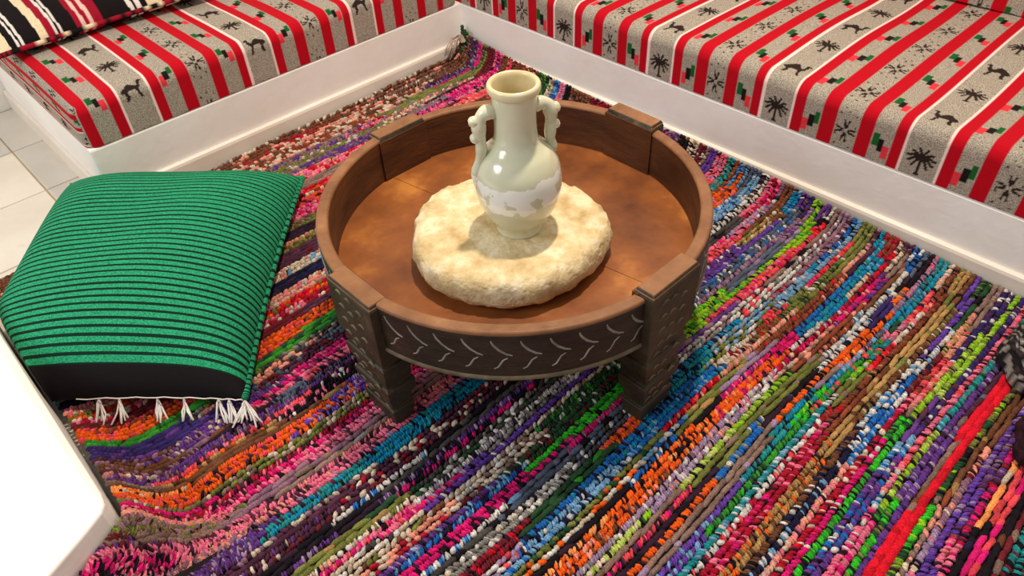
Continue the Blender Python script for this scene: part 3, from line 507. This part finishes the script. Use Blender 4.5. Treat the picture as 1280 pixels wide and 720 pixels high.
for q in range(4):
    an = q*math.pi/2; er = np.array([math.cos(an), math.sin(an)]); et = np.array([-math.sin(an), math.cos(an)])
    ht_ = (.3245, .3125, .3165, .3255)[q]
    secs = [(.003, .039, .300, .338), (.030, .040, .298, .340), (.048, .043, .295, .342), (.050, .037, .297, .338), (.078, .038, .293, .341), (.081, .046, .290, .345), (.108, .048, .289, .347), (.111, .041, .291, .342), (.140, .043, .289, .344), (.143, .051, .288, .347), (.168, .053, .288, .349), (.171, .047, .290, .345), (.200, .050, .290, .346), (.203, LW, .312, .350), (ht_-.010, LW, .312, .350), (ht_, LW-.004, .3155, .3465)]
    V = []
    for z, hw, ri, ro in secs:
        for r, t in ((ri, -hw), (ro, -hw), (ro, hw), (ri, hw)):
            p = np.array(TC)+er*r+et*t; V.append(W(p[0], p[1], z))
    F = [(4*k+j, 4*k+(j+1) % 4, 4*k+4+(j+1) % 4, 4*k+4+j) for k in range(len(secs)-1) for j in range(4)]+[(0, 1, 2, 3), tuple(range(4*len(secs)-4, 4*len(secs)))]
    lg = bevel(fixn(mk('leg', V, F, M_woodleg, tb)), .002)
    # worn top cap and carved notches on the outer face
    cp = [(ht_-.0060, LW-.0013, .3135, .3488), (ht_+.0008, LW-.0052, .3162, .3455)]; V = []
    for z, hw, ri, ro in cp:
        for r, t in ((ri, -hw), (ro, -hw), (ro, hw), (ri, hw)):
            p = np.array(TC)+er*r+et*t; V.append(W(p[0], p[1], z))
    fixn(mk('worn_cap', V, [(0, 1, 2, 3), (4, 5, 6, 7), (0, 1, 5, 4), (1, 2, 6, 5), (2, 3, 7, 6), (3, 0, 4, 7)], M_woodrim, lg))
    V = []
    for z in (ZF-.004, ht_-.008):
        for r, t in ((.3105, -LW-.0006), (.322, -LW-.0006), (.322, LW+.0006), (.3105, LW+.0006)):
            p = np.array(TC)+er*r+et*t; V.append(W(p[0], p[1], z))
    fixn(mk('inner_face', V, [(0, 1, 2, 3), (4, 5, 6, 7), (0, 1, 5, 4), (1, 2, 6, 5), (2, 3, 7, 6), (3, 0, 4, 7)], M_woodin, lg))
    for zi in range(9):
        z = .05+zi*.029
        for t in (-.022, .004, .026):
            zz = z+(.010 if t > 0 else 0)+(.004 if t > .01 else 0); ro = np.interp(zz, [s[0] for s in secs], [s[3] for s in secs])
            V = []; m_ = 5
            for k in range(m_):
                tt_ = t+(k/(m_-1)-.5)*.017; w = .0042*math.sin(math.pi*(k+.4)/(m_-.2)); lift = .003*math.sin(math.pi*k/(m_-1))
                for dr, dz in ((-.001, -w*.4), (.0022, lift*.5), (-.001, w)):
                    p = np.array(TC)+er*(ro+dr)+et*tt_; V.append(W(p[0], p[1], zz+dz+lift))
            F = [f for k in range(m_-1) for f in ((3*k, 3*k+1, 3*k+4, 3*k+3), (3*k+1, 3*k+2, 3*k+5, 3*k+4), (3*k+2, 3*k, 3*k+3, 3*k+5))]+[(0, 1, 2), (12, 13, 14)]
            fixn(mk('carved_notch', V, F, M_beadwood, lg))
# ---------------------------------------------------------------- stone disc
SCn = (1.003, 0.750); st = None
V = []; NU, NV = 128, 34
prof = [(0.0, .0), (.5, .0), (.86, .001), (.955, .008), (.992, .020), (1.0, .033), (.985, .046), (.95, .056), (.90, .061), (.8, .0635), (.5, .064), (.2, .063), (0.0, .0625)]
pl = np.cumsum([0]+[math.hypot(prof[i+1][0]*.17-prof[i][0]*.17, prof[i+1][1]-prof[i][1]) for i in range(len(prof)-1)])
ps = np.linspace(0, pl[-1], NV); pr = np.interp(ps, pl, [x[0] for x in prof]); pz = np.interp(ps, pl, [x[1] for x in prof])
ev = np.array([.707, .707]); eh = np.array([.707, -.707])   # toward the viewer / across
for i in range(NU):
    an = 2*math.pi*i/NU
    for j in range(NV):
        r = pr[j]; x, y = r*math.cos(an), r*math.sin(an)
        sq = 1+.02*math.cos(3*an+.6)+.012*math.cos(5*an)
        p3 = Vector((x*2.2, y*2.2, pz[j]*14))
        side = min(1, max(0, (r-.72)/.2))
        f = 1+side*(.028*noise.noise(p3*2.6)+.022*noise.noise(p3*6.1)); dz = .004*noise.noise(p3*3)*(1 if pz[j] > .02 else 0)+side*.0045*noise.noise(p3*7.5)*(1 if pz[j] > .01 else 0)
        q = np.array(SCn)+eh*(x*.173*sq*f)+ev*(y*.164*sq*f); V.append(W(q[0], q[1], ZF+.0012+pz[j]+dz))
st = mk('grinding_stone', V, gridF(NU, NV, True), M_stone, None, True); fixn(st)
st['label'] = 'thick round cream stone disc with chipped edge lying in the tray table'; st['category'] = 'stone'
# ---------------------------------------------------------------- vase with two handles
VC = (1.026, 0.745); ZV = ZF+.0635
vs = thing('ceramic_vase', W(VC[0], VC[1], ZV), 'pale green glazed two-handled ceramic vase standing on the stone disc', 'vase')
def lathe(prof, name, m, parent, nu=64, wob=.0):
    V = []; nv = len(prof)
    for i in range(nu):
        an = 2*math.pi*i/nu
        for r, z in prof:
            r2 = r*(1+wob*math.sin(2*an+z*30)+wob*.6*math.sin(3*an-z*50)); V.append(W(VC[0]+r2*math.cos(an), VC[1]+r2*math.sin(an), ZV+z))
    return fixn(mk(name, V, gridF(nu, nv, True), m, parent, True))
def spl(pts, n=60):
    out = []; P = [Vector((p[0], p[1], 0)) for p in pts]; P = [P[0]*2-P[1]]+P+[P[-1]*2-P[-2]]
    for k in range(1, len(P)-2):
        for i in range(8):
            t = i/8; a, b, c, d = P[k-1:k+3]
            v = .5*((2*b)+(c-a)*t+(2*a-5*b+4*c-d)*t*t+(3*b-a-3*c+d)*t**3); out.append((max(v.x, 0), v.y))
    out.append((pts[-1][0], pts[-1][1])); return out
outer = spl([(.0, .001), (.030, .0), (.039, .002), (.0405, .010), (.044, .020), (.058, .042), (.0685, .072), (.0712, .098), (.0672, .126), (.0565, .147), (.0440, .160), (.0365, .170), (.0338, .182), (.0328, .205), (.0338, .232), (.0352, .250)])
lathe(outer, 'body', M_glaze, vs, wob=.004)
lathe(spl([(.0345, .249), (.0385, .251), (.0405, .256), (.0400, .2625), (.0365, .2655), (.0325, .262), (.0305, .252), (.0285, .236), (.0265, .20), (.0270, .178), (.01, .165), (.0, .163)]), 'rim', M_glazerim, vs, wob=.003)
hd = np.array([.46, -.88]); hd /= np.linalg.norm(hd)
for sg in (-1, 1):
    e = hd*sg
    path2 = [(.030, .220), (.042, .224), (.052, .218), (.0570, .205), (.0570, .190), (.0560, .174), (.0560, .160), (.0600, .144), (.0660, .126), (.0680, .108)]
    rd = [.0095, .0112, .0108, .0110, .0100, .0090, .0086, .0082, .0084, .0065]
    if sg > 0: path2 = path2[:8]+[(.055, .138)]; rd = rd[:8]+[.006]
    path = [W(VC[0]+e[0]*r, VC[1]+e[1]*r, ZV+z) for r, z in path2]
    fine = []; fr_ = []
    for k in range(len(path)-1):
        for i in range(5):
            t = i/5; a_, b_, c_, d_ = path[max(k-1, 0)], path[k], path[k+1], path[min(k+2, len(path)-1)]
            fine.append(.5*((2*b_)+(c_-a_)*t+(2*a_-5*b_+4*c_-d_)*t*t+(3*b_-a_-3*c_+d_)*t**3)); fr_.append((rd[k]*(1-t)+rd[k+1]*t)*(1+.10*math.sin(k*2.6+t*2.5+sg)))
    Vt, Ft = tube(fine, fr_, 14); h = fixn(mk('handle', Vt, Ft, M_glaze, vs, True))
    for (r, z, k) in ((.0635, .212, .0092), (.0640, .184, .0082)):
        import bmesh
        bm = bmesh.new(); bmesh.ops.create_icosphere(bm, subdivisions=3, radius=k)
        c = W(VC[0]+e[0]*r, VC[1]+e[1]*r, ZV+z); Vk = [v.co*(1+.12*noise.noise(v.co*150))+c for v in bm.verts]; Fk = [[v.index for v in f.verts] for f in bm.faces]; bm.free()
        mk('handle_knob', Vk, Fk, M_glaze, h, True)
# ---------------------------------------------------------------- green striped cushion
def mat_stripe():
    m, N, L, B = nt('green_striped_cotton')
    uvn = N.new('ShaderNodeUVMap'); sp = N.new('ShaderNodeSeparateXYZ'); L.new(uvn.outputs[0], sp.inputs[0])
    def mth(op, a, b=None, c=None):
        n = N.new('ShaderNodeMath'); n.operation = op
        for i, x in enumerate((a, b, c)):
            if x is None: continue
            if isinstance(x, (int, float)): n.inputs[i].default_value = x
            else: L.new(x, n.inputs[i])
        return n.outputs[0]
    nz = N.new('ShaderNodeTexNoise'); nz.inputs['Scale'].default_value = 5; nz.inputs['Detail'].default_value = 3; mp = N.new('ShaderNodeMapping'); mp.inputs['Scale'].default_value = (0.4, 9, 1)
    L.new(uvn.outputs[0], mp.inputs[0]); L.new(mp.outputs[0], nz.inputs['Vector'])
    v = sp.outputs[1]; fr = mth('FRACT', mth('MULTIPLY', v, 43.0))
    wid = mth('ADD', mth('MULTIPLY', v, 0.10), mth('MULTIPLY_ADD', nz.outputs['Fac'], 0.38, 0.09))   # dark line share
    line = mth('LESS_THAN', fr, wid)
    f2 = N.new('ShaderNodeTexNoise'); f2.inputs['Scale'].default_value = 420; tc = N.new('ShaderNodeTexCoord'); L.new(tc.outputs['Object'], f2.inputs['Vector'])
    g = N.new('ShaderNodeValToRGB'); L.new(f2.outputs['Fac'], g.inputs[0]); g.color_ramp.elements[0].position = .35; g.color_ramp.elements[1].position = .65
    g.color_ramp.elements[0].color = (*s2l((12, 112, 76)), 1); g.color_ramp.elements[1].color = (*s2l((50, 166, 118)), 1)
    mx = N.new('ShaderNodeMix'); mx.data_type = 'RGBA'; L.new(line, mx.inputs[0]); L.new(g.outputs[0], mx.inputs[6]); mx.inputs[7].default_value = (*s2l((8, 40, 30)), 1)
    band = mth('GREATER_THAN', v, 0.957)
    m2 = N.new('ShaderNodeMix'); m2.data_type = 'RGBA'; L.new(band, m2.inputs[0]); L.new(mx.outputs[2], m2.inputs[6]); m2.inputs[7].default_value = (*s2l((22, 18, 20)), 1)
    L.new(m2.outputs[2], B.inputs['Base Color']); B.inputs['Roughness'].default_value = .9; B.inputs['Specular IOR Level'].default_value = .15
    bp = N.new('ShaderNodeBump'); bp.inputs['Strength'].default_value = .5; bp.inputs['Distance'].default_value = .0025
    L.new(mth('SUBTRACT', mth('MULTIPLY', f2.outputs['Fac'], .3), line), bp.inputs['Height']); L.new(bp.outputs[0], B.inputs['Normal'])
    return m
M_green = mat_stripe()
def pillow(corners, nu, nv, top, bot, zseam, zfloor, post=None, pw=2.6):
    """closed pillow surface from four seam corners (a, b); returns verts, faces, uv"""
    BL, BR, FR, FL = [np.array(c, float) for c in corners]
    u = np.linspace(-1, 1, nu); v = np.linspace(-1, 1, nv); u = np.sin(u*np.pi/2*.97)/math.sin(np.pi/2*.97); v = np.sin(v*np.pi/2*.97)/math.sin(np.pi/2*.97)
    U, Vv = np.meshgrid(u, v, indexing='ij'); s = (U+1)/2; t = (Vv+1)/2
    pin = .045
    s2 = .5+(s-.5)*(1-pin*(1-Vv**2)); t2 = .5+(t-.5)*(1-pin*(1-U**2))     # seams pulled in between the ears
    base = BL[None, None]*((1-s2)*(1-t2))[..., None]+BR*(s2*(1-t2))[..., None]+FR*(s2*t2)[..., None]+FL*((1-s2)*t2)[..., None]
    h = (np.clip(1-np.abs(U)**pw, 0, 1)**.5)*(np.clip(1-np.abs(Vv)**pw, 0, 1)**.5)
    zseam = zseam if not hasattr(zseam, '__len__') else zseam[0]*(1-s)*(1-t)+zseam[1]*s*(1-t)+zseam[2]*s*t+zseam[3]*(1-s)*t
    zt = zseam+top*h*(1+.03*np.sin(U*5+Vv*3)); zb = np.maximum(zseam-bot*h, zfloor+.0*h)
    Pt = np.stack([base[..., 0], base[..., 1], zt], -1); Pb = np.stack([base[..., 0], base[..., 1], zb], -1)
    if post: Pt = post(Pt, U, Vv); Pb = post(Pb, U, Vv)
    n = nu*nv; V = np.concatenate([Pt.reshape(-1, 3), Pb.reshape(-1, 3)]); F = np.concatenate([gridF(nu, nv), gridF(nu, nv, off=n)[:, ::-1]])
    uvv = np.stack([s, t], -1).reshape(-1, 2); UV = np.concatenate([uvv, uvv])
    XYZ = np.stack([-V[:, 1], -V[:, 0], V[:, 2]], 1)
    return XYZ, F, UV, Pt
def squash(P, U, V):
    b = P[..., 1]; k = np.clip(b-1.44, 0, None); nb = np.where(b > 1.44, 1.44+.025*(1-np.exp(-k/.025)), b)
    P = P.copy(); P[..., 0] += (b-nb)*.92; P[..., 1] = nb; P[..., 2] += np.clip(b-nb, 0, .15)*.25*(P[..., 2] > .06); return P
gc = thing('floor_cushion', W(.35, 1.15, .02), 'green cushion with thin black stripes, black end band and white tassels on the rug', 'cushion')
GCOR = ((-.065, 1.19), (.29, .772), (.802, 1.217), (.45, 1.60))
XYZ, F, UV, GT = pillow(GCOR, 90, 110, .114, .05, (.088, .062, .052, .062), .024, squash, 3.0)
gco = mk('cover', XYZ, F, M_green, gc, True, uv=UV); fixn(gco)
# seam welt along the right side and the back
BL, BR, FRc, FLc = [np.array(c) for c in GCOR]
nu, nv = GT.shape[:2]
Vt, Ft = tube([W(*GT[nu-1, j]) for j in range(0, nv, 3)], .0065, 8)
tv = np.repeat(np.linspace(0, .92, len(range(0, nv, 3))), 8); mk('side_welt', Vt, Ft, M_green, gc, True, uv=np.stack([tv*0, tv], 1))
Vt, Ft = tube([W(*GT[i, 0]) for i in range(0, nu, 3)], .005, 8); mk('back_welt', Vt, Ft, M_green, gc, True, uv=np.full((len(Vt), 2), .01))
# white tassels on the front seam
fe = [GT[i, nv-1] for i in range(nu)]
for kk, fpos in enumerate((.985, .86, .82, .70, .635, .54, .50)):
    i = int(fpos*(nu-1)); p = fe[i]; prt = []
    nth = 12 if kk == 0 else 5
    for k in range(nth):
        sp = (k/(nth-1)-.5)*(.030 if kk == 0 else .012); d = np.array([.62, .30])+rng.normal(0, .05, 2); L_ = rng.uniform(.045, .06); jt = rng.normal(0, .003, 3)
        dirv = np.array([.6, -.8])*sp
        prt.append(tube([W(p[0], p[1], p[2]-.006), W(p[0]+d[0]*.012+dirv[0]*.4, p[1]+d[1]*.012+dirv[1]*.4, p[2]-.012+jt[0]), W(p[0]+d[0]*.03+dirv[0]+jt[1], p[1]+d[1]*.03+dirv[1], max(.034, p[2]-.034)), W(p[0]+d[0]*L_+dirv[0]*1.6+jt[1], p[1]+d[1]*L_+dirv[1]*1.6+jt[2], .027)], .0017, 5))
    mk('tassel', *join(prt), M_thread, gc, True)
# white stitching thread along the seam
Vt, Ft = tube([W(fe[i][0]+.004, fe[i][1]+.003, fe[i][2]+.001+.0015*math.sin(i)) for i in range(int(.45*nu), nu-2, 2)], .0012, 5); mk('seam_thread', Vt, Ft, M_thread, gc, True)
# ---------------------------------------------------------------- black, red and cream striped cushion on the left bench
kc = thing('striped_cushion', W(-.5, .9, .29), 'black, red and cream striped cushion lying on the left mattress', 'cushion')
bk_, cr_, rd_, wh_, pk_ = (22, 16, 18), (226, 206, 170), (150, 18, 40), (222, 214, 206), (226, 186, 176)
seq = [(-60, bk_), (-40, cr_), (-25, bk_), (-8, cr_), (13, bk_), (22, wh_), (25, bk_), (28, wh_), (32, bk_), (54, cr_), (66, rd_), (76, wh_), (80, bk_), (82.5, wh_), (86, bk_), (106, rd_), (112, pk_), (116, rd_), (121, pk_), (126, rd_), (137, bk_), (170, wh_), (175, bk_), (179, wh_), (184, bk_), (191, cr_), (208, bk_), (212, cr_), (229, bk_), (244, rd_), (262, bk_), (275, cr_)]
KCOR = ((-.785, 1.175), (-.785, .60), (-.335, .60), (-.335, 1.175))
XYZ, F, UV, KT = pillow(KCOR, 260, 60, .075, .04, .318, .2925, None)
tlt = np.clip((-XYZ[:, 1]*-1-.0), 0, None)
sb_ = np.interp(UV[:, 0], [0, 1], [1.175, .60]); px = np.interp(-sb_, [-1.30, -1.149, -1.098, -.978, -.805, -.689, -.55], [-88, 0, 30, 100, 180, 230, 290])
px = px+6*np.sin(UV[:, 1]*3)
idx = np.clip(np.searchsorted([s[0] for s in seq], px)-1, 0, len(seq)-1); CC = np.ones((len(px), 4)); CC[:, :3] = np.array([s2l(s[1]) for s in seq])[idx]; CC[:, 3] = .7
aa = -XYZ[:, 1]; XYZ[:, 2] += np.clip((-.335-aa)/.45, 0, 1)**1.3*.02      # back edge propped up
fixn(mk('cover', XYZ, F, M_kilim, kc, True, CC))
fv = [KT[i, -1] for i in range(0, 260, 4)]
Vt, Ft = tube([W(p[0], p[1], p[2]) for p in fv], .006, 8); ck = np.ones((len(Vt), 4)); ip = np.repeat(np.arange(len(fv)), 8)
pals = np.array([s2l(bk_), s2l(cr_), s2l(rd_), s2l(bk_)]); ck[:, :3] = pals[rng.integers(0, 4, len(fv))][ip]; ck[:, 3] = .6
mk('edge_welt', Vt, Ft, M_kilim, kc, True, ck)
# ---------------------------------------------------------------- crumpled dark cloth at the right edge
def heap(name, c, rad, h, bands, parent, seed):
    V = []; nu, nv = 90, 40; CCs = []
    for i in range(nu):
        an = 2*math.pi*i/nu
        for j in range(nv):
            t = j/(nv-1); r = math.sin(t*math.pi/2*1.0)**.8; z = h*max(0, 1-t**2.2)
            p3 = Vector((math.cos(an)*r, math.sin(an)*r, seed))
            f = 1+.16*noise.noise(p3*2.2)+.07*noise.noise(p3*6); cr2 = .018*noise.noise(p3*5+Vector((0, 0, 3)))+.010*math.sin(14*r+6*noise.noise(p3*2.5))
            V.append(W(c[0]+rad[0]*r*f*math.cos(an), c[1]+rad[1]*r*f*math.sin(an), max(.022, .022+z+cr2*(1-t**4)))) 
            k = noise.noise(p3*3)*1.6+r*7+.25*math.sin(an*22); w = int(k*6.0) % len(bands); CCs.append((*s2l(bands[w]), .9))
    return fixn(mk(name, V, gridF(nu, nv, True), M_kilim, parent, True, CCs))
hp_ = thing('crumpled_cloth', W(1.80, .22, .02), 'crumpled black and white knitted cloth at the right edge of the rug', 'cloth')
heap('knit_fold', (1.800, .165), (.115, .10), .085, [(24, 20, 22), (36, 30, 32), (150, 144, 138), (28, 24, 26), (60, 52, 54)], hp_, 1.0)
heap('dark_lining', (1.870, .33), (.10, .10), .05, [(40, 18, 26), (30, 16, 22), (52, 24, 32)], hp_, 5.0)
